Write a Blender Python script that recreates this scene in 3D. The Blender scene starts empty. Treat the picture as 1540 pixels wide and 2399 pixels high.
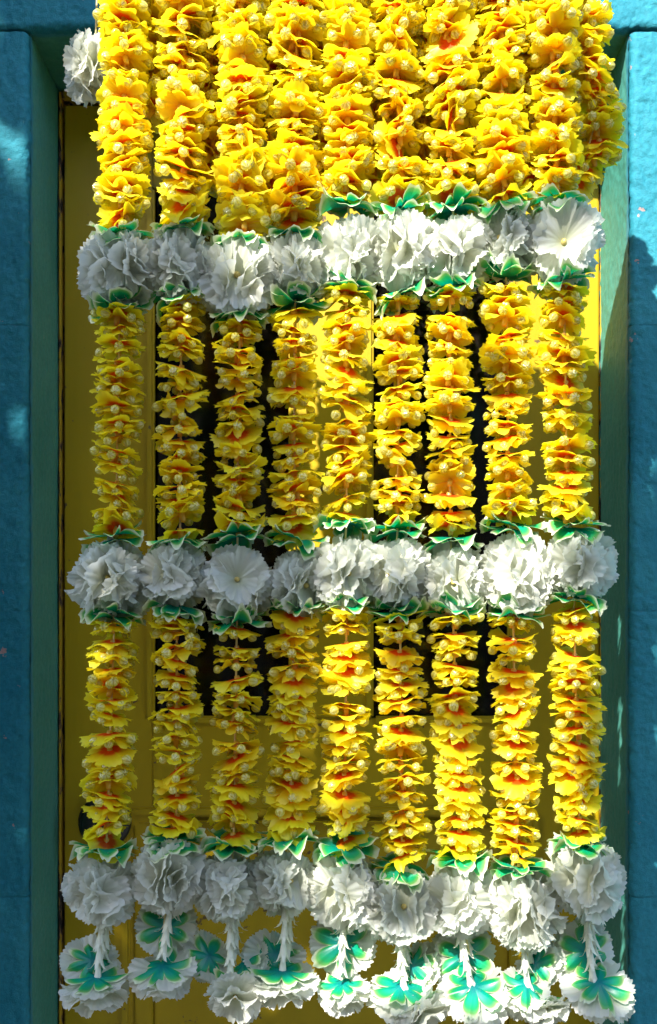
import bpy, bmesh, math, random
from mathutils import Vector, Matrix, noise

R = math.radians
scene = bpy.context.scene
col = scene.collection
rng = random.Random(11)

# ------------------------------------------------------------------ camera
K = 0.000671          # metres per photo unit (photo read 1540 units wide) on the wall face
D = 1.85              # camera to wall face
CX, CY, CZ = 772.0, 1524.0, 1.2
cd = bpy.data.cameras.new('camera')
cam = bpy.data.objects.new('camera', cd)
col.objects.link(cam)
cam.location = (0, -D, CZ)
cam.rotation_euler = (R(90), 0, 0)
cd.sensor_fit = 'HORIZONTAL'
cd.sensor_width = 36
cd.lens = 36 * D / (1540 * K)
cd.shift_x = (770 - CX) / 1540
cd.shift_y = (CY - 1199.5) / 1540
cd.clip_start = 0.05
cd.clip_end = 1000
scene.camera = cam

# ------------------------------------------------------------------ sky, sun, exposure
SUN = Vector((-0.5, -1.0, 0.95)).normalized()      # towards the sun
w = bpy.data.worlds.new('World')
scene.world = w
w.use_nodes = True
nt = w.node_tree
bg = nt.nodes['Background']
sky = nt.nodes.new('ShaderNodeTexSky')
sky.sky_type = 'NISHITA'
sky.sun_disc = False
sky.sun_elevation = math.asin(SUN.z)
sky.sun_rotation = math.atan2(SUN.x, SUN.y)
nt.links.new(sky.outputs[0], bg.inputs[0])
bg.inputs[1].default_value = 0.15
sd = bpy.data.lights.new('sun', 'SUN')
sd.energy = 5.0
sd.angle = R(0.53)
sd.color = (1.0, 0.95, 0.86)
so = bpy.data.objects.new('sun', sd)
col.objects.link(so)
so.rotation_euler = SUN.to_track_quat('Z', 'Y').to_euler()
so.location = SUN * 20
scene.view_settings.view_transform = 'Standard'
scene.view_settings.look = 'None'
scene.view_settings.gamma = 1
scene.view_settings.use_curve_mapping = False
scene.view_settings.exposure = 1.45
scene.cycles.max_bounces = 9
scene.cycles.diffuse_bounces = 7
scene.cycles.transmission_bounces = 4
scene.cycles.transparent_max_bounces = 12
scene.cycles.use_denoising = True
scene.cycles.use_adaptive_sampling = True
scene.cycles.adaptive_threshold = 0.02
scene.cycles.caustics_reflective = False
scene.cycles.caustics_refractive = False
scene.cycles.sample_clamp_indirect = 6

def P(px, py, y=0.0):
    """point at depth y whose place in the photo (1540 x 2399 units) is px, py"""
    s = K * (D + y) / D
    return Vector(((px - CX) * s, y, CZ + (CY - py) * s))

def S(px, y=0.0):
    return px * K * (D + y) / D

# ------------------------------------------------------------------ materials
def new_mat(name):
    m = bpy.data.materials.new(name)
    m.use_nodes = True
    n = m.node_tree.nodes
    l = m.node_tree.links
    return m, n, l, n['Principled BSDF'], n['Material Output']

def ramp(n, stops, interp='LINEAR'):
    r = n.new('ShaderNodeValToRGB')
    r.color_ramp.interpolation = interp
    e = r.color_ramp.elements
    while len(e) < len(stops):
        e.new(0.5)
    for i, (p, c) in enumerate(stops):
        e[i].position = p
        e[i].color = (*c, 1) if len(c) == 3 else c
    return r

def tex(n, l, kind, scale, detail=4, rough=0.55, coord='Object', vec=None, stretch=None):
    t = n.new('ShaderNodeTex' + kind)
    t.inputs['Scale'].default_value = scale
    if kind == 'Noise':
        t.inputs['Detail'].default_value = detail
        t.inputs['Roughness'].default_value = rough
    tc = n.new('ShaderNodeTexCoord')
    src = tc.outputs[coord]
    if stretch:
        mp = n.new('ShaderNodeMapping')
        mp.inputs['Scale'].default_value = stretch
        l.new(src, mp.inputs[0])
        src = mp.outputs[0]
    l.new(src, t.inputs['Vector'])
    return t

def mixc(n, l, fac, a, b, mode='MIX'):
    m = n.new('ShaderNodeMix')
    m.data_type = 'RGBA'
    m.blend_type = mode
    for i, v in ((0, fac), (6, a), (7, b)):
        if hasattr(v, 'is_output'):
            l.new(v, m.inputs[i])
        elif i == 0:
            m.inputs[0].default_value = v
        else:
            m.inputs[i].default_value = (*v, 1)
    return m.outputs[2]

def bump(n, l, bsdf, tx, strength, dist, prev=None):
    b = n.new('ShaderNodeBump')
    b.inputs['Strength'].default_value = strength
    b.inputs['Distance'].default_value = dist
    l.new(tx.outputs[0], b.inputs['Height'])
    if prev:
        l.new(prev.outputs[0], b.inputs['Normal'])
    l.new(b.outputs[0], bsdf.inputs['Normal'])
    return b

MAT = {}

def plain(name, colr, rough=0.6, spec=0.3, metal=0.0):
    m, n, l, b, o = new_mat(name)
    b.inputs['Base Color'].default_value = (*colr, 1)
    b.inputs['Roughness'].default_value = rough
    b.inputs['Specular IOR Level'].default_value = spec
    b.inputs['Metallic'].default_value = metal
    MAT[name] = m
    return m

def paint_wall(name, c1, c2, chip, chip_at, spec, bumps):
    m, n, l, b, o = new_mat(name)
    big = tex(n, l, 'Noise', 5, 5)
    r1 = ramp(n, [(0.3, c1), (0.7, c2)])
    l.new(big.outputs[0], r1.inputs[0])
    fine = tex(n, l, 'Noise', 160, 3)
    r2 = ramp(n, [(0.3, (0.86, 0.86, 0.86)), (0.7, (1.08, 1.08, 1.08))])
    l.new(fine.outputs[0], r2.inputs[0])
    c = mixc(n, l, 1.0, r1.outputs[0], r2.outputs[0], 'MULTIPLY')
    ch = tex(n, l, 'Noise', 22, 6, 0.6)
    r3 = ramp(n, [(chip_at, (0, 0, 0)), (chip_at + 0.012, (1, 1, 1))])
    l.new(ch.outputs[0], r3.inputs[0])
    c = mixc(n, l, r3.outputs[0], c, chip)
    if name == 'green_reveal':
        sx_ = n.new('ShaderNodeSeparateXYZ'); tc_ = n.new('ShaderNodeTexCoord')
        l.new(tc_.outputs['Object'], sx_.inputs[0])
        wv = tex(n, l, 'Noise', 14, 4)
        ma = n.new('ShaderNodeMath'); ma.operation = 'MULTIPLY_ADD'; ma.inputs[1].default_value = -0.03
        l.new(wv.outputs[0], ma.inputs[0]); l.new(sx_.outputs['Y'], ma.inputs[2])
        r4 = ramp(n, [(0.008, (1, 1, 1)), (0.016, (0, 0, 0))])
        l.new(ma.outputs[0], r4.inputs[0])
        c = mixc(n, l, r4.outputs[0], c, (0.045, 0.25, 0.33))
    l.new(c, b.inputs['Base Color'])
    b.inputs['Roughness'].default_value = 0.62
    b.inputs['Specular IOR Level'].default_value = spec
    prev = None
    for sc_, st, di in bumps:
        prev = bump(n, l, b, tex(n, l, 'Noise', sc_, 4, 0.6), st, di, prev)
    MAT[name] = m

paint_wall('blue_stucco', (0.008, 0.175, 0.255), (0.03, 0.26, 0.33), (0.36, 0.25, 0.24), 0.665, 0.25,
           ((420, 0.7, 0.0022), (1300, 0.45, 0.0008)))
paint_wall('green_reveal', (0.05, 0.25, 0.20), (0.085, 0.32, 0.265), (0.45, 0.33, 0.28), 0.74, 0.25,
           ((300, 0.35, 0.0008), (900, 0.3, 0.0004)))

def door_paint():
    m, n, l, b, o = new_mat('door_paint')
    big = tex(n, l, 'Noise', 3.5, 5, stretch=(2.5, 1, 0.6))
    r1 = ramp(n, [(0.3, (0.37, 0.255, 0.002)), (0.7, (0.46, 0.325, 0.005))])
    l.new(big.outputs[0], r1.inputs[0])
    sp = tex(n, l, 'Noise', 34, 4)
    r2 = ramp(n, [(0.675, (0, 0, 0)), (0.70, (1, 1, 1))])
    l.new(sp.outputs[0], r2.inputs[0])
    c = mixc(n, l, r2.outputs[0], r1.outputs[0], (0.12, 0.075, 0.03))
    l.new(c, b.inputs['Base Color'])
    b.inputs['Roughness'].default_value = 0.42
    b.inputs['Specular IOR Level'].default_value = 0.35
    bump(n, l, b, tex(n, l, 'Noise', 60, 5, stretch=(6, 1, 0.5)), 0.25, 0.001)
    MAT['door_paint'] = m
    m, n, l, b, o = new_mat('peeling_frame')
    pe = tex(n, l, 'Noise', 26, 6, 0.65, stretch=(1.6, 1, 0.55))
    r = ramp(n, [(0.40, (0.012, 0.009, 0.006)), (0.45, (0.22, 0.12, 0.06)), (0.47, (0.50, 0.31, 0.012)), (0.8, (0.58, 0.38, 0.02))])
    l.new(pe.outputs[0], r.inputs[0])
    l.new(r.outputs[0], b.inputs['Base Color'])
    b.inputs['Roughness'].default_value = 0.7
    bump(n, l, b, pe, 0.7, 0.003)
    MAT['peeling_frame'] = m
door_paint()

def petal_mat(name, stops, transl, rough, spec, attr='rad', vary=None, back=None):
    """thin sheet: diffuse on the lit side, light let through to the other, a little satin gloss"""
    m, n, l, b, o = new_mat(name)
    n.remove(b)
    a = n.new('ShaderNodeAttribute')
    a.attribute_name = attr
    r = ramp(n, stops)
    l.new(a.outputs['Fac'], r.inputs[0])
    c = r.outputs[0]
    if vary:
        oi = n.new('ShaderNodeObjectInfo')
        rv = ramp(n, [(0.0, vary[0]), (0.5, vary[1]), (1.0, vary[2])])
        l.new(oi.outputs['Random'], rv.inputs[0])
        c = mixc(n, l, 1.0, c, rv.outputs[0], 'MULTIPLY')
    d = n.new('ShaderNodeBsdfDiffuse')
    l.new(c, d.inputs[0])
    t = n.new('ShaderNodeBsdfTranslucent')
    ct = mixc(n, l, 1.0, c, back, 'MULTIPLY') if back else c
    l.new(ct, t.inputs[0])
    mx = n.new('ShaderNodeMixShader')
    mx.inputs[0].default_value = transl
    l.new(d.outputs[0], mx.inputs[1]); l.new(t.outputs[0], mx.inputs[2])
    gl = n.new('ShaderNodeBsdfGlossy'); gl.inputs['Roughness'].default_value = rough
    m2 = n.new('ShaderNodeMixShader')
    m2.inputs[0].default_value = spec * 0.10
    l.new(mx.outputs[0], m2.inputs[1]); l.new(gl.outputs[0], m2.inputs[2])
    fin = m2
    if name == 'bud':          # clear plastic: part of the light goes straight through
        tp = n.new('ShaderNodeBsdfTransparent'); tp.inputs[0].default_value = (1.0, 0.95, 0.55, 1)
        fin = n.new('ShaderNodeMixShader'); fin.inputs[0].default_value = 0.25
        l.new(m2.outputs[0], fin.inputs[1]); l.new(tp.outputs[0], fin.inputs[2])
    l.new(fin.outputs[0], o.inputs[0])
    MAT[name] = m

petal_mat('yellow_petal', [(0.0, (1.0, 0.12, 0.004)), (0.29, (1.0, 0.15, 0.005)), (0.44, (0.98, 0.72, 0.012)), (0.65, (0.99, 0.89, 0.012)), (1.0, (0.99, 0.95, 0.04))],
          0.58, 0.45, 0.4, vary=((1, 0.88, 0.8), (1, 0.97, 1), (1, 1.02, 1.5)), back=(1.0, 0.92, 0.5))
petal_mat('white_petal', [(0.0, (0.68, 0.73, 0.50)), (0.5, (0.78, 0.80, 0.68)), (1.0, (0.82, 0.835, 0.77))],
          0.56, 0.28, 0.7)
petal_mat('leaf', [(0.0, (0.0, 0.24, 0.25)), (0.45, (0.0, 0.37, 0.23)), (0.68, (0.01, 0.42, 0.13)), (0.81, (0.18, 0.50, 0.12)), (0.88, (0.62, 0.74, 0.42)), (1.0, (0.78, 0.83, 0.66))],
          0.38, 0.35, 0.5)
petal_mat('bud', [(0.0, (0.62, 0.54, 0.06)), (0.35, (0.90, 0.84, 0.14)), (0.6, (0.90, 0.88, 0.22)), (1.0, (0.94, 0.94, 0.40))], 0.5, 0.1, 1.3)
petal_mat('calyx', [(0.0, (0.80, 0.82, 0.66)), (1.0, (0.84, 0.86, 0.74))], 0.25, 0.3, 0.5)
petal_mat('stamen', [(0.0, (0.90, 0.42, 0.02)), (1.0, (0.92, 0.70, 0.10))], 0.3, 0.35, 0.4)
petal_mat('spacer', [(0.0, (0.90, 0.55, 0.05)), (1.0, (0.93, 0.68, 0.16))], 0.35, 0.3, 0.5)
plain('gold', (0.62, 0.47, 0.14), 0.35, 0.6)
plain('cord', (0.75, 0.62, 0.30), 0.7)
plain('lock_black', (0.012, 0.011, 0.011), 0.35, 0.5)
plain('room_dark', (0.06, 0.036, 0.025), 0.9)
plain('bar_brown', (0.16, 0.055, 0.035), 0.6)
plain('pull_pink', (0.34, 0.12, 0.11), 0.6)
plain('bamboo', (0.42, 0.30, 0.13), 0.5)
plain('bark', (0.10, 0.075, 0.05), 0.9)
plain('tree_leaf', (0.045, 0.10, 0.02), 0.5)

def ground_mat():
    m, n, l, b, o = new_mat('pavement')
    t = tex(n, l, 'Noise', 3, 8)
    r = ramp(n, [(0.3, (0.07, 0.07, 0.068)), (0.7, (0.11, 0.108, 0.10))])
    l.new(t.outputs[0], r.inputs[0]); l.new(r.outputs[0], b.inputs['Base Color'])
    b.inputs['Roughness'].default_value = 0.9
    MAT['pavement'] = m
    m, n, l, b, o = new_mat('pane_glass')
    tr = n.new('ShaderNodeBsdfTransparent'); tr.inputs[0].default_value = (0.3, 0.3, 0.28, 1)
    gl = n.new('ShaderNodeBsdfGlossy'); gl.inputs['Roughness'].default_value = 0.08
    fr = n.new('ShaderNodeFresnel'); fr.inputs[0].default_value = 1.45
    mx = n.new('ShaderNodeMixShader')
    l.new(fr.outputs[0], mx.inputs[0]); l.new(tr.outputs[0], mx.inputs[1]); l.new(gl.outputs[0], mx.inputs[2])
    df = n.new('ShaderNodeBsdfDiffuse'); df.inputs[0].default_value = (0.30, 0.25, 0.2, 1)
    d = tex(n, l, 'Noise', 45, 6, 0.7)
    r = ramp(n, [(0.5, (0.0, 0.0, 0.0)), (0.8, (0.07, 0.07, 0.07))])
    l.new(d.outputs[0], r.inputs[0])
    m2 = n.new('ShaderNodeMixShader')
    l.new(r.outputs[0], m2.inputs[0]); l.new(mx.outputs[0], m2.inputs[1]); l.new(df.outputs[0], m2.inputs[2])
    l.new(m2.outputs[0], o.inputs[0])
    MAT['pane_glass'] = m
ground_mat()

# ------------------------------------------------------------------ object helpers
def mesh(name, verts, faces, mat, rad=None, smooth=True):
    me = bpy.data.meshes.new(name)
    me.from_pydata([tuple(v) for v in verts], [], faces)
    me.materials.append(MAT[mat])
    if smooth:
        me.polygons.foreach_set('use_smooth', [True] * len(me.polygons))
    if rad is not None:
        at = me.attributes.new('rad', 'FLOAT', 'POINT')
        at.data.foreach_set('value', rad)
    return me

def obj(name, me, parent=None, mtx=None):
    o = bpy.data.objects.new(name, me)
    col.objects.link(o)
    if parent:
        o.parent = parent
    if mtx is not None:
        o.matrix_basis = mtx
    return o

def thing(name, label, cat, loc=(0, 0, 0), group=None, me=None):
    o = bpy.data.objects.new(name, me)
    col.objects.link(o)
    o.location = loc
    o['label'] = label
    o['category'] = cat
    if group:
        o['group'] = group
    return o

def box_mesh(name, x0, x1, y0, y1, z0, z1, mat, bev=0.002):
    bm = bmesh.new()
    bmesh.ops.create_cube(bm, size=1)
    for v in bm.verts:
        v.co = Vector(((x0 + x1) / 2 + v.co.x * (x1 - x0), (y0 + y1) / 2 + v.co.y * (y1 - y0), (z0 + z1) / 2 + v.co.z * (z1 - z0)))
    if bev:
        bmesh.ops.bevel(bm, geom=bm.edges[:], offset=bev, segments=2, affect='EDGES', clamp_overlap=True)
    me = bpy.data.meshes.new(name)
    bm.to_mesh(me)
    bm.free()
    me.materials.append(MAT[mat])
    return me

def tube(pts, radii, seg=8, closed=True):
    vs, fs = [], []
    n = len(pts)
    for i, p in enumerate(pts):
        p = Vector(p)
        t = (Vector(pts[min(i + 1, n - 1)]) - Vector(pts[max(i - 1, 0)])).normalized()
        a = t.orthogonal().normalized() if i == 0 else (a - t * a.dot(t)).normalized()
        b = t.cross(a)
        r = radii if isinstance(radii, (int, float)) else radii[i]
        for k in range(seg):
            an = 2 * math.pi * k / seg
            vs.append(p + (a * math.cos(an) + b * math.sin(an)) * r)
    for i in range(n - 1):
        for k in range(seg):
            k2 = (k + 1) % seg
            fs.append((i * seg + k, i * seg + k2, (i + 1) * seg + k2, (i + 1) * seg + k))
    if closed:
        fs.append(tuple(range(seg))[::-1])
        fs.append(tuple(range((n - 1) * seg, n * seg)))
    return vs, fs

# ------------------------------------------------------------------ ground
g = obj('ground', mesh('ground', [(-150, -200, 0), (150, -200, 0), (150, 100, 0), (-150, 100, 0)], [(0, 1, 2, 3)], 'pavement', smooth=False))
g['kind'] = 'structure'

# ------------------------------------------------------------------ blue stucco wall with the door recess
EDGE = 0.4744
LZ = 2.178
DEP = 0.20
wall = thing('stucco_wall', 'turquoise stucco wall around the recessed yellow doorway', 'wall', (0, 0, 0))

def relief(p, amp=1.0):
    v = noise.fractal(Vector((p[0] * 9, p[1] * 9, p[2] * 5)), 1.0, 2.0, 2) * 0.0022
    v += noise.noise(Vector((p[0] * 70, p[1] * 70 + 7, p[2] * 60))) * 0.0018
    v += noise.noise(Vector((p[0] * 190, p[1] * 190 + 3, p[2] * 170))) * 0.0016
    return v * amp

def sheet(prof, rows, along, mat, name, groove=None, amp=1.0):
    """prof: list of (a, y, na, ny) across; rows: coordinates along; along 'z' or 'x'"""
    vs, fs = [], []
    m = len(prof)
    for c in rows:
        for a, y, na, ny in prof:
            p = (a, y, c) if along == 'z' else (c, y, a)
            d = relief(p, amp)
            if groove:
                q = min(abs(c - g_) for g_ in groove)
                if q < 0.005:
                    d -= 0.0006 * (1 - q / 0.005)
            if along == 'z':
                vs.append((a + na * d, y + ny * d, c))
            else:
                vs.append((c, y + ny * d, a + na * d))
    for i in range(len(rows) - 1):
        for j in range(m - 1):
            fs.append((i * m + j, i * m + j + 1, (i + 1) * m + j + 1, (i + 1) * m + j))
    return mesh(name, vs, fs, mat)

def lin(a, b, step):
    n = max(1, int(round(abs(b - a) / step)))
    return [a + (b - a) * i / n for i in range(n + 1)]

def edge_profile(sgn, far, edge, r=0.011):
    pr = [(x, 0.0, 0, -1) for x in lin(far, edge + (-sgn) * -r * 1.0 if False else edge - sgn * r, 0.0026)]
    for k in range(1, 7):
        a = R(90) * k / 6
        pr.append((edge - sgn * r + sgn * r * math.sin(a), r - r * math.cos(a), sgn * math.sin(a), -math.cos(a)))
    pr.append((edge, r + 0.006, sgn, 0))
    return pr

courses = [LZ - 0.004, 1.712, 1.262, 0.812, 0.362, 0.0]
for i in range(5):
    zt, zb = courses[i], courses[i + 1]
    step = 0.0028 if zt > 0.55 else 0.02
    rows = lin(zb + 0.0004, zt - 0.0004, step)
    for sgn in (1, -1):
        pr = edge_profile(sgn, -sgn * 0.72, -sgn * EDGE)
        obj('wall_course', sheet(pr, rows, 'z', 'blue_stucco', 'wall_course', groove=(zt, zb)), wall)
        x0, x1 = (-3.2, -0.72) if sgn > 0 else (0.72, 3.2)
        obj('wall_course', box_mesh('wall_course', x0, x1, 0.0, 0.24, zb + 0.001, zt - 0.001, 'blue_stucco', 0.003), wall)
# head course over the door
r_ = 0.011
pr = [(LZ, r_ + 0.006, -1, 0)]
for k in range(6, 0, -1):
    a = R(90) * k / 6
    pr.append((LZ + r_ - r_ * math.sin(a), r_ - r_ * math.cos(a), -math.sin(a), -math.cos(a)))
pr += [(z, 0.0, 0, -1) for z in lin(LZ + r_, 2.36, 0.0028)]
obj('wall_course', sheet(pr, lin(-0.72, 0.72, 0.0028), 'x', 'blue_stucco', 'wall_head_course'), wall)
for x0, x1 in ((-3.2, -0.722), (0.722, 3.2)):
    obj('wall_course', box_mesh('wall_course', x0, x1, 0.0, 0.24, LZ, 2.36, 'blue_stucco', 0.003), wall)
obj('wall_course', box_mesh('wall_course', -3.2, 3.2, 0.0, 0.24, 2.362, 3.4, 'blue_stucco', 0.003), wall)
# green painted recess sides and soffit
for sgn in (-1, 1):
    e = sgn * (EDGE - 0.001)
    ys = lin(0.014, DEP + 0.02, 0.004)
    vs, fs = [], []
    rows = lin(0.0, LZ - 0.001, 0.004)
    for z in rows:
        for y in ys:
            d = relief((e, y, z), 0.6)
            vs.append((e - sgn * d, y, z))
    m = len(ys)
    for i in range(len(rows) - 1):
        for j in range(m - 1):
            fs.append((i * m + j, i * m + j + 1, (i + 1) * m + j + 1, (i + 1) * m + j))
    obj('recess_side', mesh('recess_side', vs, fs, 'green_reveal'), wall)
vs, fs = [], []
xs = lin(-EDGE, EDGE, 0.005); ys = lin(0.014, DEP + 0.02, 0.005)
for x in xs:
    for y in ys:
        vs.append((x, y, LZ + 0.001 - relief((x, y, LZ), 0.6)))
m = len(ys)
for i in range(len(xs) - 1):
    for j in range(m - 1):
        fs.append((i * m + j, i * m + j + 1, (i + 1) * m + j + 1, (i + 1) * m + j))
obj('recess_soffit', mesh('recess_soffit', vs, fs, 'green_reveal'), wall)
for sgn in (-1, 1):
    a, b = sorted((sgn * (EDGE + 0.006), sgn * 0.73))
    obj('wall_core', box_mesh('wall_core', a, b, 0.022, 0.24, 0.0, 2.2, 'green_reveal', 0), wall)
obj('wall_core', box_mesh('wall_core', -0.73, 0.73, 0.024, 0.24, LZ + 0.006, 2.36, 'green_reveal', 0), wall)

obj('shade_pilaster', box_mesh('shade_pilaster', -1.05, -0.722, -0.33, -0.0005, 0.0, 3.4, 'blue_stucco', 0.008), wall)  # unseen pier added to cut sky light on the left wall

# dark room behind the glass
room = obj('room_shell', None)
bm = bmesh.new()
bmesh.ops.create_cube(bm, size=1)
for v in bm.verts:
    v.co = Vector((v.co.x * 3.0, 0.262 + (v.co.y + 0.5) * 2.5, 1.3 + v.co.z * 2.58))
bmesh.ops.delete(bm, geom=[f for f in bm.faces if f.calc_center_median().y < 0.3], context='FACES')
me = bpy.data.meshes.new('room_shell'); bm.to_mesh(me); bm.free()
me.materials.append(MAT['room_dark'])
bpy.data.objects.remove(room)
room = obj('room_walls', me)
room['kind'] = 'structure'

# ------------------------------------------------------------------ door frame and door
YD = 0.205
def dx(px): return P(px, 0, YD).x
def dz(py): return P(0, py, YD).z

fr = thing('door_frame', 'peeling yellow wooden frame fitted round the door', 'door frame', (0, 0.2, 0))
LDOOR, RDOOR, TDOOR = dx(151), dx(1404), dz(246)
def part(root, name, x0, x1, y0, y1, z0, z1, mat, bev=0.002):
    lo = root.location
    return obj(name, box_mesh(name, x0 - lo.x, x1 - lo.x, y0 - lo.y, y1 - lo.y, z0 - lo.z, z1 - lo.z, mat, bev), root)
part(fr, 'jamb', -EDGE + 0.0035, LDOOR - 0.0045, 0.196, 0.27, 0, LZ - 0.004, 'peeling_frame')
part(fr, 'jamb', RDOOR + 0.004, EDGE - 0.0015, 0.2, 0.27, 0, LZ - 0.004, 'peeling_frame', 0.0006)
part(fr, 'head', LDOOR - 0.0043, RDOOR + 0.0038, 0.196, 0.27, TDOOR + 0.007, LZ - 0.004, 'peeling_frame')
part(fr, 'stop', LDOOR - 0.006, LDOOR + 0.03, 0.252, 0.272, 0, TDOOR + 0.01, 'lock_black', 0)
part(fr, 'stop', RDOOR - 0.03, RDOOR + 0.006, 0.252, 0.272, 0, TDOOR + 0.01, 'lock_black', 0)
part(fr, 'stop', LDOOR + 0.031, RDOOR - 0.031, 0.252, 0.272, TDOOR - 0.03, TDOOR + 0.01, 'lock_black', 0)

door = thing('panelled_door', 'yellow painted wooden door with two dark tall window panes', 'door', (0, YD, 0))
Y0, Y1 = YD, YD + 0.042
WL0, WL1, WR0, WR1 = dx(357), dx(682), dx(870), dx(1195)
ZW1, ZW0 = dz(440), dz(1683)
ZP = dz(1908)
part(door, 'stile', LDOOR, WL0, Y0, Y1, 0.008, TDOOR, 'door_paint')
part(door, 'stile', WR1, RDOOR, Y0, Y1, 0.008, TDOOR, 'door_paint')
part(door, 'mullion', WL1, WR0, Y0, Y1, ZW0 - 0.0, ZW1, 'door_paint')
part(door, 'top_rail', WL0 + 0.0005, WR1 - 0.0005, Y0 + 0.0008, Y1, ZW1 + 0.0005, TDOOR, 'door_paint')
part(door, 'middle_rail', WL0 + 0.0005, WR1 - 0.0005, Y0 + 0.0008, Y1, ZP, ZW0 - 0.0005, 'door_paint')
part(door, 'bottom_rail', WL0 + 0.0005, WR1 - 0.0005, Y0 + 0.0008, Y1, 0.008, 0.2, 'door_paint')
part(door, 'lower_panel', WL0 + 0.0005, WR1 - 0.0005, Y0 + 0.014, Y1 - 0.006, 0.2005, ZP - 0.0005, 'door_paint')
def bead(x0, x1, z0, z1, wd=0.016, y0=None, y1=None):
    y0 = Y0 - 0.006 if y0 is None else y0
    y1 = Y0 + 0.012 if y1 is None else y1
    part(door, 'bead', x0 - wd * 0.75, x0 + wd * 0.25, y0, y1, z0, z1, 'door_paint', 0.004)
    part(door, 'bead', x1 - wd * 0.25, x1 + wd * 0.75, y0, y1, z0, z1, 'door_paint', 0.004)
    part(door, 'bead', x0 + wd * 0.25 + 0.0005, x1 - wd * 0.25 - 0.0005, y0 + 0.001, y1, z1 - wd * 0.25, z1 + wd * 0.75, 'door_paint', 0.004)
    part(door, 'bead', x0 + wd * 0.25 + 0.0005, x1 - wd * 0.25 - 0.0005, y0 + 0.001, y1, z0 - wd * 0.75, z0 + wd * 0.25, 'door_paint', 0.004)
bead(WL0, WL1, ZW0, ZW1)
bead(WR0, WR1, ZW0, ZW1)
bead(dx(300), dx(1250), 0.21, ZP, 0.018)
bead(dx(318), dx(1232), 0.23, ZP - 0.016, 0.006, Y0 - 0.003)
for a, b in ((WL0, WL1), (WR0, WR1)):
    part(door, 'window_pane', a - 0.004, b + 0.004, Y0 + 0.020, Y0 + 0.024, ZW0 - 0.004, ZW1 + 0.004, 'pane_glass', 0)
    part(door, 'glazing_bar', a, b, Y0 + 0.03, Y0 + 0.045, dz(812), dz(788), 'bar_brown')
# black round knob on its rose
kc = P(247, 1925, YD)
pts, rad = [], []
for yy, rr in ((0.0, 0.046), (-0.008, 0.046), (-0.012, 0.040), (-0.014, 0.018), (-0.030, 0.016), (-0.034, 0.024), (-0.042, 0.033), (-0.052, 0.034), (-0.060, 0.026), (-0.063, 0.010)):
    pts.append((kc.x, Y0 + yy - YD - 0.0005, kc.z)); rad.append(rr)
vs, fs = tube(pts, rad, 28)
obj('knob', mesh('knob', vs, fs, 'lock_black'), door)

# pull cord inside the left window
pp = [P(621, 1440, 0.29), P(628, 1490, 0.29), P(640, 1540, 0.29), P(628, 1575, 0.29), P(618, 1600, 0.29), P(622, 1660, 0.29), P(630, 1720, 0.29)]
vs, fs = tube([p - pp[0] for p in pp], [0.006, 0.007, 0.008, 0.011, 0.010, 0.008, 0.005], 8)
thing('pull_cord', 'dull pink and brown cord hanging inside the left window', 'cord', pp[0], me=mesh('pull_cord', vs, fs, 'pull_pink'))

# ------------------------------------------------------------------ petal surfaces
def petals(seed, n, Rr, a0, da, slit, pw, fray, ruf, cup, tilt, rings=5, per=14, r0=0.06, fold=0.0, ks=(3, 5, 8), saw=0, zoff=0.0):
    """whorl of n lobes growing from the origin, opening at polar angle a0 (radians) that changes by da towards the rim"""
    q = random.Random(seed)
    seg = n * per
    ph = [q.uniform(0, 6.28) for _ in ks]
    am = [q.uniform(0.5, 1.0) * (0.22 if kk > 15 else 1.0) for kk in ks]
    lsc = [q.uniform(0.88, 1.06) for _ in range(n)]
    lti = [q.uniform(-tilt, tilt) for _ in range(n)]
    vs, rd = [], []
    out = []
    for i in range(seg):
        k = i // per
        u = ((i % per) / per) * 2 - 1
        au = abs(u)
        ro = Rr * lsc[k] * (1 - slit * au ** pw)
        if saw:
            ro *= 1 - fray * ((i % saw) / saw) * q.uniform(0.5, 1.3)
        else:
            ro *= 1 - fray * q.random()
        out.append((ro, u, k))
    for j in range(rings + 1):
        f = j / rings
        for i in range(seg):
            ro, u, k = out[i]
            th = 2 * math.pi * i / seg
            base = Rr * lsc[k] * (1 - slit * abs(u) ** pw)
            rr = r0 * Rr + (ro - r0 * Rr) * f if j == rings else r0 * Rr + (base * 0.97 - r0 * Rr) * f
            ff = rr / Rr
            wv = sum(a * math.sin(kk * th + p) for a, kk, p in zip(am, ks, ph)) * ruf * ff * ff
            win = 1 - abs(u) ** 4
            al = a0 + da * ff * 0.5 + wv + lti[k] * win * ff + cup * (u * u - 0.3) * ff + fold * abs(u) * ff
            vs.append((rr * math.sin(al) * math.cos(th), rr * math.sin(al) * math.sin(th), rr * math.cos(al) + zoff))
            rd.append(f)
    fs = []
    for j in range(rings):
        for i in range(seg):
            i2 = (i + 1) % seg
            fs.append((j * seg + i, j * seg + i2, (j + 1) * seg + i2, (j + 1) * seg + i))
    fs.append(tuple(range(seg))[::-1])
    return vs, fs, rd

def join(parts):
    V, F, Q = [], [], []
    for v, f, r in parts:
        o = len(V)
        V += v
        F += [tuple(i + o for i in t) for t in f]
        Q += r
    return V, F, Q

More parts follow.
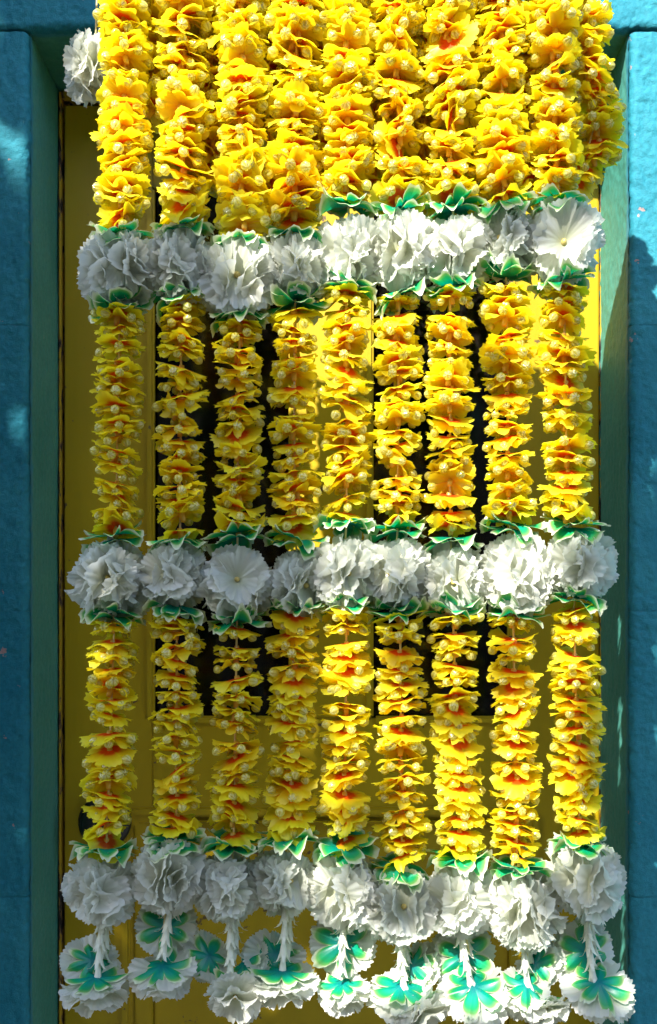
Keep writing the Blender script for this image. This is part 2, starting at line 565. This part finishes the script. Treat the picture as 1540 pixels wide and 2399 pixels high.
RB = S(60, -0.35)       # blossom radius
blossoms = []
for s in range(14):
    q = random.Random(100 + s)
    top = petals(200 + s, q.choice((5, 6, 6)), RB * 1.12, R(86 + q.uniform(-6, 6)), R(8 + q.uniform(-14, 20)), 0.26, 7, 0.13, 0.11, 0.10 * q.choice((-1, 1)), R(11), ks=(2, 3, 7), per=18)
    low = petals(300 + s, 7, RB * 1.0, R(94), R(24 + q.uniform(-10, 16)), 0.40, 4, 0.08, 0.10, 0.25, R(14), per=10, zoff=-0.0045)
    low = (low[0], low[1], [0.36 + 0.64 * z for z in low[2]])
    V, F, Q = join((top, low))
    blossoms.append(mesh('blossom', V, F, 'yellow_petal', Q))
# last flower of a section: a single broad frilled disc
caps = []
for s in range(3):
    V, F, Q = petals(330 + s, 6, RB * 1.08, R(88), R(30), 0.25, 6, 0.12, 0.18, 0.2, R(12))
    caps.append(mesh('blossom_cap', V, F, 'yellow_petal', Q))

# hollow six-toothed bud, mouth towards +Z
def bud_mesh(seed):
    q = random.Random(seed)
    vs, rd, fs = [], [], []
    seg = 24
    rb = S(11.0, -0.35)
    prof = [(-1.0, 0.10), (-0.90, 0.50), (-0.55, 0.86), (-0.1, 1.0), (0.35, 0.93), (0.70, 0.66), (0.92, 0.36), (1.06, 0.16)]
    for j, (z, r) in enumerate(prof):
        for i in range(seg):
            c = i % 4
            g = (0.0, 0.0, 0.0, 1.0)[c]
            open_ = max(0.0, (z + 0.35) / 1.4)
            r2 = r * (1 - 0.34 * g * open_)
            z2 = z - (0.25 * g * open_ if j >= 5 else 0)
            th = 2 * math.pi * i / seg
            vs.append((rb * r2 * math.cos(th), rb * r2 * math.sin(th), rb * z2))
            rd.append(0.0 if g and z > -0.2 else max(0.3, min(1, 0.55 + z * 0.45)))  # slits coloured darker, standing in for the shade inside them
    for j in range(len(prof) - 1):
        for i in range(seg):
            i2 = (i + 1) % seg
            fs.append((j * seg + i, j * seg + i2, (j + 1) * seg + i2, (j + 1) * seg + i))
    fs.append(tuple(range(seg))[::-1])
    return mesh('bud', vs, fs, 'bud', rd)
bud = bud_mesh(1)

# sprays of stamens: stalks plus the places of their buds
sprays = []
for s in range(6):
    q = random.Random(400 + s)
    V, F, Q, places = [], [], [], []
    nb = (5, 6, 5, 6, 5, 5)[s]
    for k in range(nb):
        th = 2 * math.pi * (k + q.uniform(-0.28, 0.28)) / nb
        rr = RB * q.uniform(0.56, 0.86)
        z = RB * q.uniform(-0.50, -0.16)
        d = Vector((math.cos(th), math.sin(th), 0))
        e = d * rr + Vector((0, 0, z))
        m_ = d * rr * 0.5 + Vector((0, 0, z * 0.35 - 0.002))
        st = Vector((0, 0, -0.005))
        v, f = tube([st, m_, e], 0.0007, 4, closed=False)
        o_ = len(V)
        V += v; F += [tuple(i + o_ for i in t) for t in f]; Q += [0] * 4 + [0.5] * 4 + [1] * 4
        dr = (e - m_).normalized()
        dr = (dr + Vector((q.uniform(-.5, .5), q.uniform(-.5, .5), q.uniform(-.6, .3)))).normalized()
        places.append(Matrix.Translation(e + dr * 0.002) @ dr.to_track_quat('Z', 'Y').to_matrix().to_4x4())
    sprays.append((mesh('stamens', V, F, 'stamen', Q), places))
# spacer tube under a blossom
v, f = tube([(0, 0, 0.002), (0, 0, -0.004), (0, 0, -0.010), (0, 0, -0.016)], [0.0028, 0.0042, 0.0036, 0.0030], 10)
spacer = mesh('spacer', v, f, 'spacer', [0.5] * len(v))

collars = []
for s in range(5):
    q = random.Random(500 + s)
    a = petals(510 + s, 6, RB * 1.30, R(80 + q.uniform(-8, 12)), R(20 + q.uniform(-16, 26)), 0.55, 3.6, 0.13, 0.15, 0.0, R(16), fold=-0.3, per=16, rings=6)
    b = petals(520 + s, 5, RB * 1.26, R(92 + q.uniform(-8, 10)), R(30), 0.58, 3.4, 0.13, 0.15, 0.0, R(16), fold=-0.3, per=16, rings=6, zoff=-0.003)
    V, F, Q = join((a, b))
    collars.append(mesh('leaf_collar', V, F, 'leaf', Q))
flat_collars = []
for s in range(3):
    a = petals(530 + s, 6 + s % 2, RB * 1.36, R(83), R(2), 0.60, 2.4, 0.12, 0.10, 0.0, R(15), fold=-0.4, per=18, rings=7)
    V, F, Q = join((a,))
    flat_collars.append(mesh('leaf_collar', V, F, 'leaf', Q))

RC = S(84, -0.35)       # carnation radius
layer_sets = []
for s in range(5):
    q = random.Random(600 + s)
    L = []
    for k, (a0, da, sc_, n) in enumerate(((80, 14, 1.0, 6), (67, 20, 0.98, 5), (55, 22, 0.92, 5), (42, 26, 0.82, 4))):
        V, F, Q = petals(610 + 10 * s + k, n, RC * sc_, R(a0 + q.uniform(-5, 5)), R(da), 0.24, 11, 0.09, 0.135 + 0.025 * k, 0.12 * q.choice((-1, 1)), R(13),
                         rings=7, per=24, r0=0.05, ks=(2, 3, 5, 23), saw=3)
        L.append(mesh('petal_layer', V, F, 'white_petal', Q))
    layer_sets.append(L)
v, f = tube([(0, 0, -0.001), (0, 0, 0.003), (0, 0, 0.0055), (0, 0, 0.0068)], [0.0030, 0.0034, 0.0026, 0.0008], 10)
gold = mesh('gold_center', v, f, 'gold')

# calyx: tube with five splayed sepals at its lower end (-Z)
def calyx_mesh(seed):
    q = random.Random(seed)
    v, f = tube([(0, 0, 0.012), (0, 0, 0.004), (0, 0, -0.006), (0, 0, -0.012)], [0.0030, 0.0034, 0.0046, 0.0064], 10)
    for k in range(5):
        th = 2 * math.pi * (k + q.uniform(-.15, .15)) / 5
        d = Vector((math.cos(th), math.sin(th), 0)); t = Vector((-math.sin(th), math.cos(th), 0))
        o_ = len(v)
        ln = q.uniform(0.8, 1.25)
        for (r, z, hw) in ((0.0046, -0.008, 0.0026), (0.0068, -0.0135, 0.0024), (0.0095 * ln, -0.0175, 0.0014), (0.0135 * ln, -0.0190 + 0.002 * q.random(), 0.0003)):
            for sg in (-1, 1):
                v.append(d * r + t * hw * sg + Vector((0, 0, z)))
            v.append(d * (r + 0.0009) + Vector((0, 0, z - 0.0006)))
        for j in range(3):
            a = o_ + j * 3
            f += [(a, a + 3, a + 5, a + 2), (a + 2, a + 5, a + 4, a + 1)]
    return mesh('calyx', v, f, 'calyx', [0.5] * len(v))
calyxes = [calyx_mesh(s) for s in range(3)]

# ------------------------------------------------------------------ garlands
def rot_tilt(tx, ty, spin):
    return Matrix.Rotation(tx, 4, 'X') @ Matrix.Rotation(ty, 4, 'Y') @ Matrix.Rotation(spin, 4, 'Z')

def add_blossom(root, p, tiltdeg, last=False, size=1.0):
    q = rng
    if q.random() < 0.12:
        tiltdeg *= 2.2
    tx = R(q.gauss(4, tiltdeg)); ty = R(q.gauss(0, tiltdeg))
    m = Matrix.Translation(p - root.location) @ rot_tilt(tx, ty, q.uniform(0, 6.28)) @ Matrix.Scale(size * q.uniform(0.88, 1.1), 4)
    o = obj('blossom', q.choice(caps) if last else q.choice(blossoms), root, m)
    obj('spacer', spacer, o, Matrix.Translation((0, 0, 0.001)))
    if last:
        return o
    sp, places = q.choice(sprays)
    tw = Matrix.Rotation(q.uniform(0, 6.28), 4, 'Z')
    obj('stamens', sp, o, tw)
    for pl in places:
        obj('bud', bud, o, tw @ pl)
    return o

def add_collar(root, p, tx=0, ty=0, flip=False, size=1.0, flat=False, parent=None):
    m = Matrix.Translation(p - root.location) @ rot_tilt(R(tx), R(ty) + (math.pi if flip else 0), rng.uniform(0, 6.28)) @ Matrix.Scale(size * 1.1, 4)
    return obj('leaf_collar', rng.choice(flat_collars if flat else collars), root, m)

def add_carnation(root, p, d, size=1.0, nl=4, collar=False):
    d = Vector(d).normalized()
    m = Matrix.Translation(p - root.location) @ d.to_track_quat('Z', 'Y').to_matrix().to_4x4() @ Matrix.Rotation(rng.uniform(0, 6.28), 4, 'Z') @ Matrix.Diagonal((size * rng.uniform(0.82, 1.1), size * rng.uniform(0.82, 1.1), size, 1))
    L = rng.choice(layer_sets)
    o = obj('carnation', L[0], root, m)
    for k in range(1, nl):
        obj('petal_layer', L[k], o, Matrix.Translation((0, 0, 0.003 * k)) @ Matrix.Rotation(rng.uniform(0, 6.28), 4, 'Z'))
    obj('gold_center', gold, o, Matrix.Translation((0, 0, 0.006)))
    if collar:
        obj('leaf_collar', rng.choice(flat_collars), o, Matrix.Translation((0, 0, -0.006)) @ Matrix.Rotation(rng.uniform(0, 6.28), 4, 'Z'))
    return o

def az(deg, el=0.0):
    """direction: 0 faces the camera, 90 to the right"""
    a = R(deg); e = R(el)
    return Vector((math.sin(a) * math.cos(e), -math.cos(a) * math.cos(e), math.sin(e)))

def cluster(root, c, width, face, nh, nl):
    s = width / 138.0
    a0 = face if face is not None else rng.choice((-45, 45, 30, -30))
    for k in range(nh):
        el = rng.uniform(-14, 16)
        d = az(a0 + 360.0 * k / nh + (rng.uniform(-12, 12) if k else 0), el)
        add_carnation(root, c + d * 0.004 + Vector((0, 0, rng.uniform(-0.004, 0.004))), d, s * rng.uniform(0.95, 1.05), nl if k == 0 and face is not None else 4)

YG = -0.35
TOPPY = -145
def yellow(root, x0, x1, y0, y1, yd, step, tilt, wob=3.0, bend=None, last=True, size=1.0):
    n = max(2, int(round((y1 - y0) / step)))
    for i in range(n + 1):
        t = i / n
        px = x0 + (x1 - x0) * t + rng.uniform(-wob, wob) + (bend(t) if bend else 0)
        py = y0 + (y1 - y0) * t + rng.uniform(-0.22, 0.22) * step
        add_blossom(root, P(px, py, yd + rng.uniform(-0.003, 0.003)), tilt, last=(last and i == n), size=size)

ORD = ['first', 'second', 'third', 'fourth', 'fifth', 'sixth', 'seventh', 'eighth', 'ninth']
# per strand: x top, x at upper end, upper end y | cluster 1 (x, y, width, facing, heads) | mid yellow x0,x1,y0,y1 | cluster 2 | low yellow | lower white (x,y,w,face) | pendant (x,y,kind)
STR = [
 (297, 287, 525, (280, 630, 168, 8, 4), (280, 272, 735, 1232), (260, 1362, 164, -6, 4), (268, 250, 1462, 1965), (238, 2085, 140, 50, 4), (230, 2285, 'A')),
 (428, 430, 508, (428, 628, 150, 40, 4), (425, 422, 715, 1240), (408, 1348, 142, 55, 4), (415, 413, 1440, 1940), (400, 2050, 156, 0, 4), (385, 2225, 'B')),
 (562, 572, 545, (562, 662, 166, -8, 4), (562, 556, 752, 1228), (557, 1372, 160, 2, 3), (555, 548, 1476, 1955), (540, 2082, 138, 45, 4), (540, 2275, 'C')),
 (698, 690, 520, (700, 632, 150, 52, 4), (690, 690, 730, 1240), (702, 1362, 140, 42, 4), (690, 680, 1450, 1940), (668, 2068, 138, 40, 4), (663, 2270, 'A')),
 (815, 815, 455, (822, 592, 146, -40, 4), (812, 812, 690, 1195), (808, 1345, 150, 30, 4), (812, 808, 1432, 1960), (805, 2085, 152, -25, 4), (802, 2265, 'B')),
 (928, 936, 465, (948, 590, 150, -28, 4), (935, 932, 702, 1215), (928, 1345, 146, -35, 4), (938, 942, 1450, 2005), (936, 2128, 158, 20, 4), (945, 2305, 'D')),
 (1052, 1058, 462, (1072, 592, 142, 45, 4), (1055, 1055, 695, 1235), (1062, 1362, 152, -4, 4), (1062, 1080, 1450, 1985), (1076, 2112, 148, 48, 4), (1100, 2295, 'E')),
 (1172, 1180, 450, (1180, 572, 140, -32, 4), (1188, 1192, 672, 1208), (1215, 1345, 160, 38, 4), (1203, 1212, 1455, 2005), (1225, 2132, 162, -6, 4), (1235, 2300, 'D')),
 (1292, 1305, 448, (1315, 570, 172, 2, 3), (1322, 1330, 678, 1205), (1362, 1322, 152, 40, 4), (1345, 1358, 1425, 1950), (1372, 2065, 170, -28, 4), (1388, 2285, 'E')),
]
garl_group = 'flower garlands hanging side by side over the door'
for i, (xt, xe, ye, c1, mid, c2, low, lw, pend) in enumerate(STR):
    pos = ORD[i] + ' front garland from the left'
    if i == 0: pos = 'leftmost front garland'
    if i == 8: pos = 'rightmost front garland'
    lab = 'yellow and white artificial flower garland, ' + pos
    root = thing('flower_garland', lab, 'garland', P(pend[0], pend[1] + 90, YG), garl_group)
    rl = root.location
    path = [(xt, TOPPY), (xe, ye), (c1[0], c1[1]), (mid[0], mid[2]), (mid[1], mid[3]), (c2[0], c2[1]), (low[0], low[2]), (low[1], low[3]), (lw[0], lw[1]), (pend[0], pend[1] - 60)]
    v, f = tube([P(a, b, YG) - rl for a, b in path], 0.0014, 6)
    obj('cord', mesh('cord', v, f, 'cord'), root)
    yellow(root, xt, xe, TOPPY, ye, YG, 30, 16, size=1.08)
    add_collar(root, P((xe + c1[0]) / 2, ye + 24, YG), rng.gauss(4, 8), rng.gauss(0, 7))
    cluster(root, P(c1[0], c1[1], YG), c1[2], c1[3], c1[4], 3)
    add_collar(root, P((mid[0] + c1[0]) / 2, mid[2] - 22, YG), rng.gauss(0, 8), rng.gauss(0, 8), flip=rng.random() < 0.35)
    yellow(root, mid[0], mid[1], mid[2], mid[3], YG, 35, 10.5)
    add_collar(root, P((mid[1] + c2[0]) / 2, mid[3] + 24, YG), rng.gauss(6, 8), rng.gauss(0, 7))
    cluster(root, P(c2[0], c2[1], YG), c2[2], c2[3], c2[4], 3)
    add_collar(root, P((low[0] + c2[0]) / 2, low[2] - 22, YG), rng.gauss(0, 8), rng.gauss(0, 8), flip=rng.random() < 0.5)
    yellow(root, low[0], low[1], low[2], low[3], YG, 36, 10.5)
    add_collar(root, P((low[1] + lw[0]) / 2, low[3] + 24, YG), rng.gauss(8, 8), rng.gauss(0, 7))
    cluster(root, P(lw[0], lw[1], YG), lw[2], lw[3], 4, 3)
    # calyx stalks down to the pendant flowers
    a = P(lw[0], lw[1] + 70, YG); b = P(pend[0], pend[1] - 8, YG - 0.012)
    n = max(2, int(round((a - b).length / 0.019)))
    for k in range(n + 1):
        p = a.lerp(b, k / n)
        m = Matrix.Translation(p - rl) @ (a - b).to_track_quat('Z', 'Y').to_matrix().to_4x4() @ Matrix.Rotation(rng.uniform(0, 6.28), 4, 'Z')
        obj('calyx', rng.choice(calyxes), root, m)
    a2 = a + Vector((0.006, 0.012, 0)); b2 = P(pend[0] + 10, pend[1] - 30, YG + 0.02)
    for k in range(n):
        p = a2.lerp(b2, k / n)
        m = Matrix.Translation(p - rl) @ (a2 - b2).to_track_quat('Z', 'Y').to_matrix().to_4x4() @ Matrix.Rotation(rng.uniform(0, 6.28), 4, 'Z')
        obj('calyx', rng.choice(calyxes), root, m)
    pc = P(pend[0], pend[1], YG)
    # pendant: flowers hanging head down, leaf collars on their backs
    heads = {
     'A': (((0.05, 0.12, -0.95), (0, -0.014, -0.004), 1.08), ((-0.35, 0.75, -0.5), (-0.012, 0.018, 0.012), 0.92)),
     'B': (((0.0, 0.92, -0.25), (0.0, 0.012, 0.026), 0.98), ((0.05, 0.3, -0.95), (0, -0.012, -0.022), 0.9)),
     'C': (((0.1, -0.80, -0.6), (0.008, -0.018, -0.020), 1.0), ((-0.3, 0.6, -0.5), (-0.03, 0.014, 0.014), 0.8), ((0.6, 0.4, -0.6), (0.02, 0.014, 0.006), 0.85)),
     'D': (((-0.1, 0.45, -0.88), (-0.004, -0.014, -0.004), 0.98), ((0.7, 0.5, -0.3), (0.016, 0.014, 0.018), 0.82), ((0.5, -0.55, -0.8), (0.02, -0.01, -0.026), 0.85)),
     'E': (((0.08, 0.52, -0.85), (0.004, -0.018, -0.008), 1.06), ((-0.1, 0.95, -0.15), (-0.006, 0.016, 0.026), 0.96)),
    }[pend[2]]
    for d, off, sz in heads:
        add_carnation(root, pc + Vector(off), Vector(d) + Vector((rng.uniform(-.08, .08), rng.uniform(-.08, .08), 0)), sz, collar=True)

# the second row of strands hanging behind at the top
BACK = [(358, 362, 250, 0), (492, 498, 420, 0), (628, 630, 432, 0), (752, 752, 440, 0), (870, 872, 415, 0), (990, 996, 440, 0), (1112, 1118, 430, 0), (1238, 1240, 420, 0)]
YB = -0.30
for i, (x0, x1, ye, _) in enumerate(BACK):
    root = thing('yellow_garland', 'yellow flower strand behind the gap between the %s and %s front garlands' % (ORD[i], ORD[i + 1]), 'garland', P(x1, ye + 30, YB), 'yellow strands in the back row')
    v, f = tube([P(x0, TOPPY, YB) - root.location, P(x1, ye, YB) - root.location], 0.0014, 6)
    obj('cord', mesh('cord', v, f, 'cord'), root)
    yellow(root, x0, x1, TOPPY, ye, YB, 33, 18, last=False, size=1.2)
root = thing('yellow_garland', 'yellow flower strand bulging out at the upper right beside the recess edge', 'garland', P(1350, 460, -0.31), 'yellow strands in the back row')
v, f = tube([P(1340, TOPPY, -0.31) - root.location, P(1362, 100, -0.31) - root.location, P(1392, 300, -0.31) - root.location, P(1350, 440, -0.31) - root.location], 0.0014, 6)
obj('cord', mesh('cord', v, f, 'cord'), root)
for k in range(19):
    t = k / 18
    py = TOPPY + (425 - TOPPY) * t
    px = 1338 + 64 * math.sin(math.pi * min(1, max(0, (py + 100) / 860)) ) - (0 if py < 330 else (py - 330) * 0.45)
    add_blossom(root, P(px + rng.uniform(-4, 4), py, -0.31), 24, size=1.05)
# white carnation strand peeping out at the upper left
root = thing('white_carnation_strand', 'white carnation ball half hidden behind the leftmost garland at the upper left', 'garland', P(222, 240, -0.27))
c = P(222, 160, -0.27)
v, f = tube([P(232, TOPPY, -0.27) - root.location, c - root.location], 0.0014, 6)
obj('cord', mesh('cord', v, f, 'cord'), root)
for d, sz in ((az(-70, 5), 1.02), (az(20, 0), 0.9), (az(140, 0), 0.9), (az(-120, -30), 0.95)):
    add_carnation(root, c, d, sz * 150 / 150)

# bamboo rod that carries the garlands, on two wall brackets (above the frame)
zr = P(0, TOPPY - 30, YG).z
rod = thing('hanging_rod', 'bamboo rod on wall brackets carrying the garlands above the door', 'rod', (0, YG, zr))
v, f = tube([(-0.69 + 0.0354 * k, 0.0, 0.0) for k in range(40)], [0.011 + (0.0018 if k % 7 == 3 else 0) for k in range(40)], 12)
obj('pole', mesh('pole', v, f, 'bamboo'), rod)
for sx in (-0.66, 0.66):
    v, f = tube([(sx, -0.012, -0.016), (sx, 0.10, -0.018), (sx, 0.25, -0.03), (sx, -YG, -0.06)], [0.006, 0.007, 0.008, 0.010], 8)
    obj('bracket', mesh('bracket', v, f, 'lock_black'), rod)

# ------------------------------------------------------------------ tree added unseen behind the camera, leaves laid out to dapple the doorway
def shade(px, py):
    """how many leaf layers to put between the sun and this place on the garland plane"""
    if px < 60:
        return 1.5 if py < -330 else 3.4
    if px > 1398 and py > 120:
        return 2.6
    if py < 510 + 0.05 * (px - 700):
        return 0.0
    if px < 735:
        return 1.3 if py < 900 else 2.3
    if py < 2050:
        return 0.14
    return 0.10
tree = thing('shade_tree', 'leafy tree added out of view to shade the left of the doorway', 'tree', (-2.75, -3.3, 0), None)
tl = tree.location
q = random.Random(77)
LV, LF, clumps = [], [], []
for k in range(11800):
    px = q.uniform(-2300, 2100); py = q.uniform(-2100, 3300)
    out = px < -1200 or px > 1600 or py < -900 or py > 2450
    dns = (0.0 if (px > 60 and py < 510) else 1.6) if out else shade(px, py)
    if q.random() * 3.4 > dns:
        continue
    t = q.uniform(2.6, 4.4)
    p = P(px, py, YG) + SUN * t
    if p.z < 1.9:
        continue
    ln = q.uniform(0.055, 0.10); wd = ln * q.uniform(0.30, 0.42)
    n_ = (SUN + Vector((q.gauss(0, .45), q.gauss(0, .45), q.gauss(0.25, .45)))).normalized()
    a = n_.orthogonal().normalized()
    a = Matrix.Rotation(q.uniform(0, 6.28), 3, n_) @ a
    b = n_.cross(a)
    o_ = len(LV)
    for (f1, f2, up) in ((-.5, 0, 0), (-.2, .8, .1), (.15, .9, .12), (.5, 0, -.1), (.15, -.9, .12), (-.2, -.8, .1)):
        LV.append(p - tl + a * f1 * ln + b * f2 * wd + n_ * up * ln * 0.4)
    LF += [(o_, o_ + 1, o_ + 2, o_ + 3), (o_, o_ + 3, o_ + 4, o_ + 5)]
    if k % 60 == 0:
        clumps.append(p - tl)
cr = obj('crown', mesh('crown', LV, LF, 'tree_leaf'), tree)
cr['kind'] = 'stuff'
v, f = tube([(0, 0, 0), (0.03, 0.0, 0.8), (0.08, 0.03, 1.7), (0.2, 0.05, 2.5), (0.5, 0.1, 3.3), (0.9, 0.15, 4.0)], [0.15, 0.12, 0.11, 0.09, 0.06, 0.03], 12)
obj('trunk', mesh('trunk', v, f, 'bark'), tree)
for c in clumps[::2]:
    s0 = Vector((0.2, 0.05, 2.5)) if c.z < 3.4 else Vector((0.5, 0.1, 3.3))
    mid_ = s0.lerp(c, 0.5) + Vector((0, 0, 0.12))
    v, f = tube([s0, mid_, c], [0.018, 0.009, 0.003], 6)
    obj('limb', mesh('limb', v, f, 'bark'), tree)

# ------------------------------------------------------------------ unseen house added across the street, behind the camera, to close off low sky
plain('house_render', (0.30, 0.22, 0.15), 0.9)
plain('house_glass', (0.03, 0.035, 0.04), 0.15, 0.5)
plain('house_roof', (0.22, 0.10, 0.07), 0.8)
HY = -9.5
house = thing('sky_block_house', 'unseen two storey tan rendered house added across the street to block low sky', 'house', (0, HY, 0))
obj('wall', box_mesh('wall', -11, 9, -6, 0, 0, 5.6, 'house_render', 0.02), house)
obj('roof', box_mesh('roof', -11.3, 9.3, -6.3, 0.35, 5.6, 5.8, 'house_roof', 0.03), house)
hw = box_mesh('window', -0.55, 0.55, 0.0, 0.06, 0, 1.3, 'house_roof', 0.01)
hp = box_mesh('pane', -0.48, 0.48, 0.06, 0.075, 0.07, 1.23, 'house_glass', 0)
for zz in (0.9, 3.6):
    for xx in range(-10, 9, 2):
        wn = obj('window', hw, house, Matrix.Translation((xx, 0.002, zz)))
        obj('pane', hp, wn)
